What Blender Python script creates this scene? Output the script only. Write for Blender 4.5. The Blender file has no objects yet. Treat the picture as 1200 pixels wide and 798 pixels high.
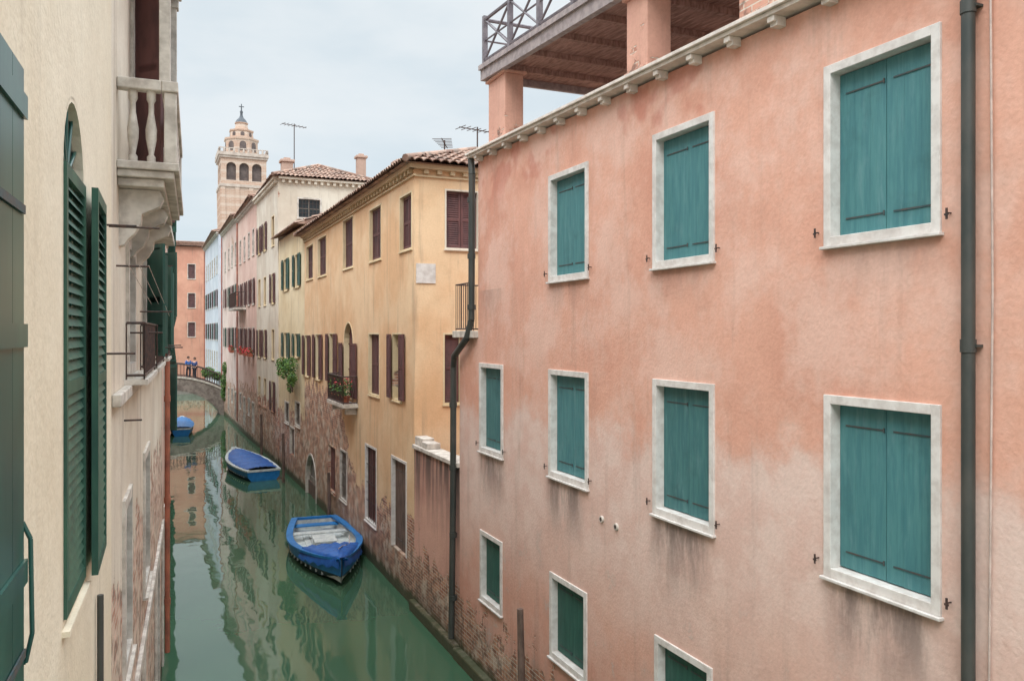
import bpy, math, random
from mathutils import Vector, Matrix
random.seed(7)
S=bpy.context.scene
H=6.7; FPX=950.0; TH=math.radians(23.85); ST=math.sin(TH); CT=math.cos(TH); HOR=390.0
def ray(u):
    a=(u-600)/FPX
    return (a*CT+ST, CT-ST*a)
def srgb(r,g,b,k=1.0):
    o=[]
    for c in (r,g,b):
        c/=255.0
        c=c/12.92 if c<=.04045 else ((c+.055)/1.055)**2.4
        o.append(min(c*k,.9))
    return (o[0],o[1],o[2],1)

# ------------------------------------------------------------ materials
class NT:
    def __init__(s,name):
        s.m=bpy.data.materials.new(name); s.m.use_nodes=True
        s.t=s.m.node_tree; s.b=s.t.nodes['Principled BSDF']
        s.b.inputs['Roughness'].default_value=.9
        s.pos=s.nd('ShaderNodeNewGeometry').outputs['Position']
    def nd(s,t): return s.t.nodes.new(t)
    def put(s,sock,v):
        if isinstance(v,bpy.types.NodeSocket): s.t.links.new(v,sock)
        elif v is not None: sock.default_value=v
    def math(s,op,a,b=None,clamp=False):
        n=s.nd('ShaderNodeMath'); n.operation=op; n.use_clamp=clamp
        s.put(n.inputs[0],a); s.put(n.inputs[1],b); return n.outputs[0]
    def mix(s,f,a,b,bl='MIX'):
        n=s.nd('ShaderNodeMix'); n.data_type='RGBA'; n.blend_type=bl
        s.put(n.inputs[0],f); s.put(n.inputs[6],a); s.put(n.inputs[7],b); return n.outputs[2]
    def vscale(s,v,sc):
        n=s.nd('ShaderNodeVectorMath'); n.operation='MULTIPLY'; s.put(n.inputs[0],v); n.inputs[1].default_value=sc; return n.outputs[0]
    def noise(s,v,scale,detail=4,rough=.55):
        n=s.nd('ShaderNodeTexNoise'); s.put(n.inputs['Vector'],v); n.inputs['Scale'].default_value=scale
        n.inputs['Detail'].default_value=detail; n.inputs['Roughness'].default_value=rough; return n.outputs[0]
    def ramp(s,f,lo,hi,a=0.,b=1.):
        n=s.nd('ShaderNodeMapRange'); n.interpolation_type='SMOOTHSTEP'
        s.put(n.inputs[0],f); n.inputs[1].default_value=lo; n.inputs[2].default_value=hi; n.inputs[3].default_value=a; n.inputs[4].default_value=b
        return n.outputs[0]
    def sep(s,v):
        n=s.nd('ShaderNodeSeparateXYZ'); s.put(n.inputs[0],v); return n.outputs
    def comb(s,x,y,z=0.):
        n=s.nd('ShaderNodeCombineXYZ'); s.put(n.inputs[0],x); s.put(n.inputs[1],y); s.put(n.inputs[2],z); return n.outputs[0]
    def bump(s,h,st=.3,d=.02):
        n=s.nd('ShaderNodeBump'); s.put(n.inputs['Height'],h); n.inputs['Strength'].default_value=st; n.inputs['Distance'].default_value=d
        s.t.links.new(n.outputs[0],s.b.inputs['Normal'])
    def brick(s,v,c1,c2,mort,w=.26,h=.075,ms=.01):
        n=s.nd('ShaderNodeTexBrick'); s.put(n.inputs['Vector'],v); n.inputs['Scale'].default_value=1
        n.inputs['Color1'].default_value=c1; n.inputs['Color2'].default_value=c2; n.inputs['Mortar'].default_value=mort
        n.inputs['Brick Width'].default_value=w; n.inputs['Row Height'].default_value=h; n.inputs['Mortar Size'].default_value=ms
        n.inputs['Mortar Smooth'].default_value=.3
        return n.outputs[0],n.outputs[1]
    def col(s,c): s.put(s.b.inputs['Base Color'],c); return s.m

BR1=srgb(150,92,72); BR2=srgb(206,150,120); MORT=srgb(206,194,178)
def plaster(name,a,b,brick_z=.8,streak=.35,holes=.0,stain=srgb(120,106,96),special=None,dirt=.3,brk=None,byr=None,bs=(.26,.075),drip=None):
    n=NT(name); P=n.pos; xyz=n.sep(P)
    big=n.noise(P,.45,4,.6); med=n.noise(P,2.2,5,.65); fine=n.noise(P,24,2,.6)
    c=n.mix(n.ramp(big,.38,.64),a,b)
    if special: c=special(n,c,xyz,med,big)
    c=n.mix(n.ramp(fine,.3,.75,0,.22),c,n.mix(1,c,(.66,.64,.62,1),'MULTIPLY'))
    c=n.mix(n.ramp(med,.45,.75,0,.4),c,n.mix(1,c,(1.16,1.19,1.22,1),'MULTIPLY'))
    c=n.mix(n.ramp(med,.47,.25,0,.4),c,n.mix(1,c,(.80,.77,.74,1),'MULTIPLY'))
    sv=n.noise(n.vscale(P,(2.6,2.6,.22)),1.3,5,.65)
    c=n.mix(n.ramp(sv,.52,.78,0,streak),c,stain)
    if drip:   # black run-off below a coping / eave : (z top, length, amount)
        f=n.math('MULTIPLY',n.ramp(xyz[2],drip[0]-drip[1],drip[0],0,1),n.ramp(sv,.36,.58,.05,drip[2]))
        c=n.mix(f,c,srgb(70,62,60))
    bv=n.comb(n.math('ADD',xyz[0],xyz[1]),xyz[2])
    b1,b2=brk if brk else (BR1,BR2)
    bc,bf=n.brick(bv,b1,b2,MORT,bs[0],bs[1],.009)
    rub=n.noise(P,4.5,3,.7)
    bc=n.mix(n.ramp(med,.47,.60,0,.75),bc,srgb(214,198,180))
    bc=n.mix(n.ramp(rub,.48,.64,0,.7),bc,srgb(104,84,74))
    zz=n.math('ADD',xyz[2],n.math('MULTIPLY',n.math('SUBTRACT',med,.5),3.2))
    if byr: zz=n.math('SUBTRACT',zz,n.ramp(xyz[1],byr[0],byr[1],0,byr[2]))
    mask=n.ramp(zz,brick_z-.06,brick_z+.06,1,0)
    if holes>0:
        hm=n.ramp(big,.70-holes*.1,.715-holes*.1)
        mask=n.math('MAXIMUM',mask,hm)
    c=n.mix(mask,c,bc)
    dz=n.math('ADD',xyz[2],n.math('MULTIPLY',n.math('SUBTRACT',sv,.5),-2.4))
    c=n.mix(n.ramp(dz,.2,1.5,dirt,0),c,srgb(96,88,76))
    dz2=n.math('ADD',xyz[2],n.math('MULTIPLY',n.math('SUBTRACT',med,.5),.5))
    c=n.mix(n.ramp(dz2,.20,.42,.9,0),c,srgb(58,66,38))
    hgt=n.math('ADD',n.math('MULTIPLY',fine,.5),n.math('MULTIPLY',med,1.0))
    hgt=n.math('SUBTRACT',hgt,n.math('MULTIPLY',mask,n.math('ADD',.8,n.math('ADD',bf,rub))))
    n.bump(hgt,.4,.02)
    return n.col(c)
def simple(name,a,b=None,rough=.7,scale=6,bump=.15,metal=0,aniso=(1,1,1),dark=.0,obj=False,wear=None):
    n=NT(name); P=n.pos
    if obj: P=n.nd('ShaderNodeTexCoord').outputs['Object']
    b=b or tuple(x*.7 for x in a[:3])+(1,)
    ns=n.noise(n.vscale(P,aniso),scale,4,.62)
    c=n.mix(n.ramp(ns,.35,.68),a,b)
    if dark:
        c=n.mix(n.ramp(n.noise(P,scale*.35,4,.7),.5,.75,0,dark),c,tuple(x*.35 for x in a[:3])+(1,))
    if wear:
        c=n.mix(n.ramp(n.noise(n.vscale(P,(5,5,.9)),2,4,.7),.50,.78,0,.35),c,wear)
        c=n.mix(n.ramp(n.noise(n.vscale(P,(14,14,.9)),1.5,3,.7),.58,.74,0,.22),c,tuple(x*.5 for x in a[:3])+(1,))
    n.bump(ns,bump,.01); n.b.inputs['Roughness'].default_value=rough; n.b.inputs['Metallic'].default_value=metal
    return n.col(c)
def tilemat():
    n=NT('roof_tiles'); P=n.pos
    v=n.nd('ShaderNodeTexVoronoi'); n.put(v.inputs['Vector'],n.vscale(P,(1,1,.6))); v.inputs['Scale'].default_value=3.6
    c=n.mix(n.ramp(n.sep(v.outputs['Color'])[0],0,1),srgb(130,98,84),srgb(180,148,130))
    c=n.mix(n.ramp(n.noise(P,2.2,5,.7),.42,.68,0,.8),c,srgb(112,102,94))
    n.bump(n.noise(P,20,3),.3,.01); return n.col(c)
M={}
def pinkspecial(n,c,xyz,med,big):
    c=n.mix(n.ramp(n.noise(n.pos,.8,4,.7),.42,.66,0,.7),c,srgb(230,192,176))
    e=n.math('ADD',xyz[2],n.math('MULTIPLY',n.math('SUBTRACT',big,.5),2.2))
    e=n.math('ADD',e,n.math('MULTIPLY',n.math('SUBTRACT',med,.5),1.1))
    e=n.math('ADD',e,n.math('MULTIPLY',xyz[1],.03))
    up=n.ramp(e,5.2,5.85,1,0); lo=n.ramp(e,1.9,4.4,0,1)
    pale=n.mix(n.ramp(med,.35,.65),srgb(234,212,202),srgb(218,186,174))
    c=n.mix(n.math('MULTIPLY',n.math('MULTIPLY',up,lo),.8),c,pale)
    c=n.mix(n.ramp(xyz[2],1.4,3.2,.45,0),c,srgb(204,148,130))
    col=n.math('COSINE',n.math('MULTIPLY',n.math('SUBTRACT',xyz[1],5.18),2*math.pi/2.97))
    cm=n.ramp(col,.0,.8)
    st=n.noise(n.vscale(n.pos,(2.4,2.4,.6)),1.6,5,.65)
    for zs,dep,amt in ((4.42,1.2,.9),(7.5,.6,.35)):
        a=n.ramp(xyz[2],zs-dep,zs,0,1); b=n.ramp(xyz[2],zs,zs+.03,1,0)
        f=n.math('MULTIPLY',n.math('MULTIPLY',a,b),n.math('MULTIPLY',cm,n.ramp(st,.30,.62,0.1,amt)))
        c=n.mix(f,c,srgb(122,106,100))
    c=n.mix(n.math('MULTIPLY',n.ramp(big,.54,.58,0,.5),n.ramp(xyz[2],8.9,9.5)),c,srgb(192,116,98))
    c=n.mix(n.math('MULTIPLY',n.ramp(med,.60,.66,0,.5),n.ramp(xyz[2],2.6,4.6,1,0)),c,srgb(204,186,176))
    # broad grey weathering low down
    c=n.mix(n.math('MULTIPLY',n.ramp(n.noise(n.pos,1.1,5,.7),.5,.7,0,.35),n.ramp(xyz[2],1.5,5.0,1,0)),c,srgb(160,138,128))
    return c
M['pink']=plaster('pink_plaster',srgb(222,168,146),srgb(210,152,130),brick_z=1.1,streak=.25,special=pinkspecial,dirt=.35)
M['gwall']=plaster('garden_wall_plaster',srgb(216,168,150),srgb(196,146,130),brick_z=1.5,streak=.6,dirt=.6,stain=srgb(92,82,76),drip=(4.1,2.2,.95))
M['soot']=plaster('sooty_render',srgb(188,158,142),srgb(158,130,116),brick_z=-5,streak=.5)
M['pier']=plaster('weathered_pier',srgb(218,168,148),srgb(200,150,132),brick_z=10.25,streak=.35,brk=(srgb(176,122,104),srgb(206,156,136)))
M['yellow']=plaster('ochre_plaster',srgb(232,200,162),srgb(222,180,138),brick_z=2.0,streak=.55,dirt=.4,byr=(25,28.5,2.6),stain=srgb(146,124,106))
M['cream2']=plaster('cream_yellow_plaster',srgb(230,212,178),srgb(216,194,156),brick_z=3.0,streak=.55,holes=.3)
M['eave']=plaster('eave_plaster',srgb(216,194,160),srgb(200,176,142),brick_z=-5,streak=.5)
M['white']=plaster('offwhite_plaster',srgb(222,212,196),srgb(206,192,174),brick_z=3.0,streak=.55,holes=.2)
M['rose']=plaster('rose_plaster',srgb(224,194,180),srgb(210,174,160),brick_z=3.2,streak=.6,holes=.4)
M['rose2']=plaster('pale_rose_plaster',srgb(222,200,190),srgb(206,178,168),brick_z=2.8,streak=.6,holes=.3)
M['blue']=plaster('grey_blue_plaster',srgb(204,208,216),srgb(188,194,204),brick_z=1.5)
M['orange']=plaster('orange_plaster',srgb(220,164,140),srgb(206,148,126),brick_z=1.5,streak=.5)
M['cream']=plaster('cream_plaster',srgb(236,224,202),srgb(228,213,188),brick_z=2.6,streak=.2,brk=(srgb(226,200,184),srgb(234,214,198)))
M['greycream']=plaster('weathered_plaster',srgb(234,224,208),srgb(214,200,182),brick_z=4.6,streak=.7,brk=(srgb(176,124,102),srgb(226,196,178)),dirt=.5,holes=.4,stain=srgb(140,120,108))
M['tiles']=tilemat()
M['stone']=simple('istrian_stone',srgb(222,217,212),srgb(202,194,188),.8,7,.15,dark=.25)
M['stone2']=simple('weathered_stone',srgb(218,210,200),srgb(178,168,158),.85,5,.3,dark=.45)
M['cornice']=simple('pale_cornice_stone',srgb(230,220,210),srgb(206,194,184),.85,5,.2,dark=.25)
M['bridge']=simple('bridge_stone',srgb(150,138,130),srgb(112,100,94),.9,3,.4,dark=.5)
PALE=srgb(124,160,162)
M['teal']=simple('teal_paint',srgb(64,118,124),srgb(78,132,134),.6,5,.15,aniso=(1,5,.4),dark=.3,wear=PALE)
M['teal2']=simple('deep_teal_paint',srgb(58,108,112),srgb(72,122,122),.6,5,.15,aniso=(1,5,.4),dark=.35,wear=PALE)
M['teal3']=simple('green_teal_paint',srgb(40,84,76),srgb(50,98,86),.6,5,.15,aniso=(1,5,.4),dark=.4,wear=srgb(84,120,110))
M['hinge']=simple('hinge_iron',srgb(58,78,82),srgb(82,74,70),.6,20,.2)
M['dgreen']=simple('dark_green_paint',srgb(34,78,72),srgb(48,94,84),.3,3,.12,aniso=(1,1,.3),dark=.45)
M['mgreen']=simple('mid_green_paint',srgb(42,80,68),srgb(58,98,80),.5,6,.15,aniso=(1,1,.3),dark=.4)
M['brown']=simple('red_brown_paint',srgb(108,70,68),srgb(84,56,56),.6,6,.15,aniso=(1,1,.4),dark=.25)
M['oldwood']=simple('weathered_wood',srgb(120,98,88),srgb(86,70,62),.8,8,.3,aniso=(1,1,.3),dark=.3)
M['soffit']=simple('soffit_wood',srgb(178,142,130),srgb(136,102,92),.8,7,.3,aniso=(3,.4,1),dark=.35)
M['greywood']=simple('grey_painted_wood',srgb(170,156,154),srgb(140,128,128),.75,8,.2)
M['railgrey']=simple('grey_rail_paint',srgb(124,116,120),srgb(98,90,96),.6,8,.2)
M['iron']=simple('iron',srgb(62,56,56),srgb(96,72,64),.6,20,.2,metal=.2)
M['pipe']=simple('painted_pipe',srgb(54,60,58),srgb(74,74,70),.5,3,.1,aniso=(1,1,.5))
M['rustpipe']=simple('rust_pipe',srgb(176,104,80),srgb(136,82,68),.6,3,.1)
M['cable']=simple('cable',srgb(206,186,176),None,.6)
M['glass']=simple('window_glass',srgb(40,46,50),srgb(54,60,62),.08,2,.02)
M['sash']=simple('sash_paint',srgb(150,142,132),None,.6)
M['bluep']=simple('blue_boat_paint',srgb(32,116,186),srgb(46,134,202),.4,4,.08,dark=.35,obj=True)
M['blued']=simple('dark_blue_paint',srgb(28,76,132),srgb(36,92,150),.4,4,.05,dark=.3,obj=True)
M['boatwhite']=simple('boat_white',srgb(224,228,224),srgb(190,196,196),.5,5,.1,dark=.35,obj=True)
M['boatdark']=simple('boat_hull_dark',srgb(38,52,70),srgb(60,70,80),.4,5,.05,obj=True)
M['tarp']=simple('blue_tarpaulin',srgb(28,86,162),srgb(38,104,184),.5,4,.6,obj=True,dark=.3)
M['leaf']=simple('leaves',srgb(74,112,44),srgb(112,142,62),.7,9,.1)
M['leafd']=simple('dark_leaves',srgb(46,82,40),srgb(74,108,50),.7,9,.1)
M['flower']=simple('red_petals',srgb(206,48,58),srgb(222,84,92),.6,9,.1)
M['terra']=simple('terracotta',srgb(178,104,78),srgb(150,88,68),.8,9,.1)
n=NT('tower_brick'); xyz=n.sep(n.pos); c,f=n.brick(n.comb(n.math('ADD',xyz[0],xyz[1]),xyz[2]),srgb(180,146,126),srgb(194,162,142),srgb(196,178,162),.9,.35,.04)
band=n.ramp(n.math('FRACT',n.math('MULTIPLY',xyz[2],.55)),.66,.76,0,.45)
c=n.mix(n.ramp(n.noise(n.pos,.35,4),.4,.65,0,.5),c,srgb(192,168,150)); c=n.mix(band,c,srgb(210,196,182)); M['tower']=n.col(c)
M['towerstone']=simple('tower_stone',srgb(198,184,172),srgb(174,158,146),.8,.8,.1)
M['lead']=simple('lead_dome',srgb(84,88,94),srgb(68,72,78),.6,1,.1)
M['bayshade']=simple('bay_shade',srgb(110,98,94),srgb(86,76,74),.9,1,.1)  # dark colour painted for the shade inside the tower openings
n=NT('canal_water'); n.b.inputs['Roughness'].default_value=.03; n.b.inputs['IOR'].default_value=1.58
big=n.noise(n.pos,.12,2)
c=n.mix(n.ramp(big,.35,.65),srgb(62,94,72),srgb(74,108,82))
w1=n.noise(n.vscale(n.pos,(1,.5,1)),1.3,2,.5); w2=n.noise(n.vscale(n.pos,(1,.7,1)),6,2,.5)
n.bump(n.math('ADD',w1,n.math('MULTIPLY',w2,.05)),.14,.06); M['water']=n.col(c)
M['ground']=simple('paving',srgb(150,144,136),srgb(128,122,114),.9,2,.2)
M['skinm']=simple('skin',srgb(206,160,136),srgb(196,148,124),.6)

# ------------------------------------------------------------ mesh builder
class MB:
    def __init__(s): s.v=[];s.f=[];s.m=[];s.s=[]
    def add(s,vs,fs,m=0,xf=None,sm=False):
        k=len(s.v)
        for p in vs: s.v.append(tuple(xf(p)) if xf else tuple(p))
        for q in fs: s.f.append(tuple(k+i for i in q)); s.m.append(m); s.s.append(sm)
    def box(s,x0,x1,y0,y1,z0,z1,m=0,xf=None):
        s.add([(x0,y0,z0),(x1,y0,z0),(x1,y1,z0),(x0,y1,z0),(x0,y0,z1),(x1,y0,z1),(x1,y1,z1),(x0,y1,z1)],
              [(0,3,2,1),(4,5,6,7),(0,1,5,4),(1,2,6,5),(2,3,7,6),(3,0,4,7)],m,xf)
    def tube(s,p0,p1,r0,r1=None,n=10,m=0,xf=None,cap=True,sm=True):
        r1=r0 if r1 is None else r1
        p0=Vector(p0);p1=Vector(p1);d=(p1-p0)
        if d.length<1e-6: return
        d.normalize(); a=d.orthogonal().normalized(); b=d.cross(a)
        vs=[];fs=[]
        for p,r in ((p0,r0),(p1,r1)):
            for i in range(n):
                t=2*math.pi*i/n; vs.append(p+(a*math.cos(t)+b*math.sin(t))*r)
        for i in range(n): fs.append((i,(i+1)%n,n+(i+1)%n,n+i))
        s.add(vs,fs,m,xf,sm)
        if cap: s.add(vs,[tuple(reversed(range(n))),tuple(range(n,2*n))],m,xf)
    def path(s,pts,r,n=10,m=0,xf=None):
        for a,b in zip(pts[:-1],pts[1:]): s.tube(a,b,r,r,n,m,xf)
    def lathe(s,prof,c,n=16,m=0,sm=True,ph=0):
        vs=[];fs=[]
        for r,z in prof:
            for i in range(n):
                t=2*math.pi*i/n+ph; vs.append((c[0]+r*math.cos(t),c[1]+r*math.sin(t),c[2]+z))
        for j in range(len(prof)-1):
            for i in range(n): fs.append((j*n+i,j*n+(i+1)%n,(j+1)*n+(i+1)%n,(j+1)*n+i))
        s.add(vs,fs,m,None,sm)
        s.add([vs[(len(prof)-1)*n+i] for i in range(n)],[tuple(range(n))],m)
    def mesh(s,name,mats,off=None):
        me=bpy.data.meshes.new(name)
        v=s.v if off is None else [(p[0]-off[0],p[1]-off[1],p[2]-off[2]) for p in s.v]
        me.from_pydata(v,[],s.f)
        for m in mats: me.materials.append(M[m] if isinstance(m,str) else m)
        me.polygons.foreach_set('material_index',s.m); me.polygons.foreach_set('use_smooth',s.s)
        me.update(); return me
def link(o): S.collection.objects.link(o); return o
def thing(name,label,cat,loc,group=None,rz=0):
    o=link(bpy.data.objects.new(name,None)); o.location=loc; o.rotation_euler[2]=rz; o.empty_display_size=.3
    o['label']=label; o['category']=cat
    if group: o['group']=group
    return o
def wl(o):
    v=Vector((0,0,0))
    while o is not None: v=v+o.location; o=o.parent
    return v
def part(parent,name,mb,mats,local=False,bev=0):
    off=None if local else wl(parent)
    o=link(bpy.data.objects.new(name,mb.mesh(name,mats,off))); o.parent=parent
    if bev:
        b=o.modifiers.new('bev','BEVEL'); b.width=bev; b.segments=2; b.limit_method='ANGLE'
    return o
def sub(parent,name,loc=None,rz=0):
    o=link(bpy.data.objects.new(name,None)); o.parent=parent; o.empty_display_size=.2
    if loc is not None: o.location=Vector(loc)-wl(parent)
    o.rotation_euler[2]=rz; return o
def structure(name,mb,mats):
    o=link(bpy.data.objects.new(name,mb.mesh(name,mats))); o['kind']='structure'; o['label']=name; return o

class Facade:
    def __init__(s,p0,p1):
        s.p0=Vector(p0); s.p1=Vector(p1); d=s.p1-s.p0; s.L=d.length; s.d=d/s.L
        s.phi=math.atan2(s.d.y,s.d.x); s.n=Vector((-s.d.y,s.d.x)); s.holes=[]
    def xf(s,p):
        q=s.p0+s.d*p[0]+s.n*p[1]; return (q.x,q.y,p[2])
    def hit(s,u):
        r=Vector(ray(u))
        det=s.d.x*(-r.y)+r.x*s.d.y
        b=-s.p0
        ss=(b.x*(-r.y)+r.x*b.y)/det
        q=s.p0+s.d*ss; t=q.dot(Vector((ST,CT)))
        return ss,t
    def S(s,u): return s.hit(u)[0]
    def Z(s,u,v): return H-(v-HOR)/FPX*s.hit(u)[1]
    def wall(s,mb,z0,z1,z1b=None,m=0,rev=.22):
        z1b=z1 if z1b is None else z1b
        xs=sorted({0,s.L}|{h[0] for h in s.holes}|{h[1] for h in s.holes})
        zs=sorted({z0}|{h[2] for h in s.holes}|{h[3] for h in s.holes})+['T']
        top=lambda x,z: z if z!='T' else z1+(z1b-z1)*x/s.L
        for a,b in zip(xs[:-1],xs[1:]):
            for c,d in zip(zs[:-1],zs[1:]):
                cx=(a+b)/2; dz=top(cx,d); cz=(c+dz)/2
                if any(h[0]<cx<h[1] and h[2]<cz<h[3] for h in s.holes): continue
                mb.add([(b,0,c),(a,0,c),(a,0,top(a,d)),(b,0,top(b,d))],[(0,1,2,3)],m,s.xf)
        for h in s.holes:
            a,b,c,d,arch=h
            if arch:
                r=(b-a)/2; zs_=d-r; N=10
                arc=[(a+r-r*math.cos(math.pi*i/N),zs_+r*math.sin(math.pi*i/N)) for i in range(N+1)]
                for i in range(N):
                    cor=(a,0,d) if i<N/2 else (b,0,d)
                    mb.add([cor,(arc[i][0],0,arc[i][1]),(arc[i+1][0],0,arc[i+1][1])],[(0,1,2)],m,s.xf)
                    mb.add([(arc[i][0],0,arc[i][1]),(arc[i+1][0],0,arc[i+1][1]),(arc[i+1][0],-rev,arc[i+1][1]),(arc[i][0],-rev,arc[i][1])],[(0,1,2,3)],m,s.xf)
                ring=[(a,c),(a,zs_)],[(b,c),(b,zs_)],[(a,c),(b,c)]
            else: ring=[(a,c),(a,d)],[(b,c),(b,d)],[(a,c),(b,c)],[(a,d),(b,d)]
            for p,q in ring:
                mb.add([(p[0],0,p[1]),(q[0],0,q[1]),(q[0],-rev,q[1]),(p[0],-rev,p[1])],[(0,1,2,3)],m,s.xf)
leafcache={}
def leafmesh(kind,w,h,paint):
    key=(kind,round(w,2),round(h,2),paint)
    if key in leafcache: return leafcache[key]
    mb=MB(); T=.035
    if kind=='plank':
        n=max(2,round(w/.2)); pw=w/n
        for i in range(n):
            e=random.uniform(-.0015,.0015)
            mb.box(i*pw+.0007,(i+1)*pw-.0007,0,T+e,0.004+random.uniform(0,.006),h-.004,0)
        mb.box(.004,w-.004,-.012,-.001,.01,h-.01,0)
        for z in (.10*h,.87*h):
            mb.box(.02,w*.86,T+.003,T+.007,z,z+.014,1)
            mb.tube((.02,T+.008,z-.012),(.02,T+.008,z+.028),.008,n=6,m=1)
    elif kind=='batten':
        n=max(2,round(w/.2)); pw=w/n
        for i in range(n): mb.box(i*pw+.002,(i+1)*pw-.002,0,T,0.004,h-.004,0)
        for z in (.02,.30*h,.62*h,.93*h): mb.box(.0,w,T+.001,T+.012,z,z+.08,0)
        mb.box(w-.09,w,T+.001,T+.011,.02+.081,h-.01,0)
        for z in (.2*h,.8*h): mb.box(.02,w*.9,T+.003,T+.009,z,z+.03,1)
    else:
        st=.055
        mb.box(0,st,0,T,0,h); mb.box(w-st,w,0,T,0,h)
        for z in (0,h*.5-.03,h-.07): mb.box(st,w-st,0,T,z,z+.07)
        ns=max(6,int(h/.06))
        for i in range(ns):
            z=.07+(h-.14)*(i+.5)/ns; dz=(h-.14)/ns*.5
            mb.add([(st,.003,z+dz*1.1),(w-st,.003,z+dz*1.1),(w-st,T-.004,z-dz*.9),(st,T-.004,z-dz*.9)],[(3,2,1,0)],0)
        mb.box(st,w-st,.0,.002,.05,h-.05)
    me=mb.mesh('shutter',[paint,'hinge']); leafcache[key]=me; return me
def leaf(parent,kind,w,h,paint,loc,rz=0,name='shutter'):
    o=link(bpy.data.objects.new(name,leafmesh(kind,w,h,paint))); o.parent=parent; o.location=loc; o.rotation_euler[2]=rz; return o
cm_=MB(); cm_.tube((0,0,.07),(0,.05,.07),.007,n=6); cm_.box(-.008,.008,.045,.056,.02,.11); cm_.box(-.018,.018,.047,.058,.05,.066)
catchmesh=cm_.mesh('shutter_catch',['iron'])
def window(house,F,s0,s1,z0,z1,fw=.1,kind='plank',state='closed',paint='teal',frame='stone',arch=False,proud=.025,
           name='window',sill=True,catch=False,bev=0,depth=-.12,bars=False,leafw=None,pd=-.17,pane='glass'):
    W=s1-s0; Hh=z1-z0; door=name=='door'
    F.holes.append((s0+fw-.02,s1-fw+.02,z0 if door else z0+fw-.02,z1-fw+.02,arch))
    c=F.xf(((s0+s1)/2,0,z0)); w=sub(house,name,c,F.phi)
    mb=MB(); D=-.2
    x0=-W/2;x1=W/2; r=W/2; zt=Hh-(r if arch else fw)
    mb.box(x0,x0+fw,D,proud,0,Hh-(r if arch else 0)); mb.box(x1-fw,x1,D,proud,0,Hh-(r if arch else 0))
    if not door: mb.box(x0+fw,x1-fw,D,proud,0,fw)
    if not arch: mb.box(x0+fw,x1-fw,D,proud,Hh-fw,Hh)
    else:
        N=12; ri=r-fw
        for i in range(N):
            a=math.pi*i/N;b=math.pi*(i+1)/N
            q=lambda R,t,y:(-R*math.cos(t),y,zt+R*math.sin(t))
            mb.add([q(ri,a,proud),q(r,a,proud),q(r,b,proud),q(ri,b,proud),q(ri,a,D),q(r,a,D),q(r,b,D),q(ri,b,D)],
                   [(0,1,2,3),(1,5,6,2),(0,3,7,4)])
    part(w,'frame',mb,[frame],True,bev)
    ow=W-2*fw; oz=0 if door else fw; oh=(zt if arch else Hh-fw)-oz
    if sill and not door:
        mb=MB(); mb.box(x0-.02,x1+.02,-.1,proud+.035,-.03,-.002); part(w,'sill',mb,[frame],True,bev)
    if state in('open','none','half','glass') or arch:
        mb=MB(); y=pd
        top=Hh-fw
        mb.add([(x1-fw,y,oz),(x0+fw,y,oz),(x0+fw,y,zt if arch else top),(x1-fw,y,zt if arch else top)],[(0,1,2,3)],0)
        if arch:
            ri=ow/2; mb.add([(-ri*math.cos(math.pi*i/12),y,zt+ri*math.sin(math.pi*i/12)) for i in range(13)],[tuple(range(13))],0)
            for i in range(1,6):
                t=math.pi*i/6; mb.tube((0,y+.012,zt),(-ri*math.cos(t),y+.012,zt+ri*math.sin(t)),.012,n=4,m=1)
        mb.box(-.025,.025,y+.002,y+.04,oz,oz+oh,1)
        for z in ([oz+oh*.5] if not arch else [oz+oh*.5,oz+oh-.02]): mb.box(-ow/2,ow/2,y+.002,y+.03,z-.02,z+.02,1)
        part(w,'pane',mb,[pane,'sash' if pane=='glass' and pd<-.1 else ('dgreen' if pane=='glass' else pane)],True)
    if bars:
        mb=MB()
        for i in range(1,6): mb.tube((-ow/2+ow*i/6,-.03,oz),(-ow/2+ow*i/6,-.03,Hh-fw),.01,n=5)
        for i in range(1,4): mb.tube((-ow/2,-.03,oz+oh*i/4),(ow/2,-.03,oz+oh*i/4),.01,n=5)
        part(w,'grille',mb,['iron'],True)
    g=.005
    if state=='closed':
        if ow>.75:
            j=random.uniform(0,.03)
            leaf(w,kind,ow/2-2*g,oh-2*g,paint,(-ow/2+g,depth,oz+g),j)
            leaf(w,kind,ow/2-2*g,oh-2*g,paint,(g,depth,oz+g))
        else: leaf(w,kind,ow-2*g,oh-2*g,paint,(-ow/2+g,depth,oz+g))
    elif state=='open':
        lw=leafw or ow/2
        leaf(w,kind,lw,oh,paint,(-ow/2-lw+.02,proud+.02,oz+.01),.04)
        leaf(w,kind,lw,oh,paint,(ow/2-.02,proud+.05,oz+.01),-.04)
    elif state=='half':
        leaf(w,kind,ow-2*g,oh,paint,(-ow/2+g,-.02,oz+.01),.0)
        leaf(w,kind,ow*.95,oh,paint,(-ow/2-ow*.95,proud+.02,oz+.01),.03)
    elif state=='flat':
        lw=leafw; leaf(w,kind,lw,oh,paint,(-ow/2-lw+.02,proud+.012,oz+.01),0.0)
    if catch:
        for sx in (-1,1):
            o=link(bpy.data.objects.new('shutter_catch',catchmesh)); o.parent=w; o.location=(sx*(W/2+.08),0,.07)
    return w
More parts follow.
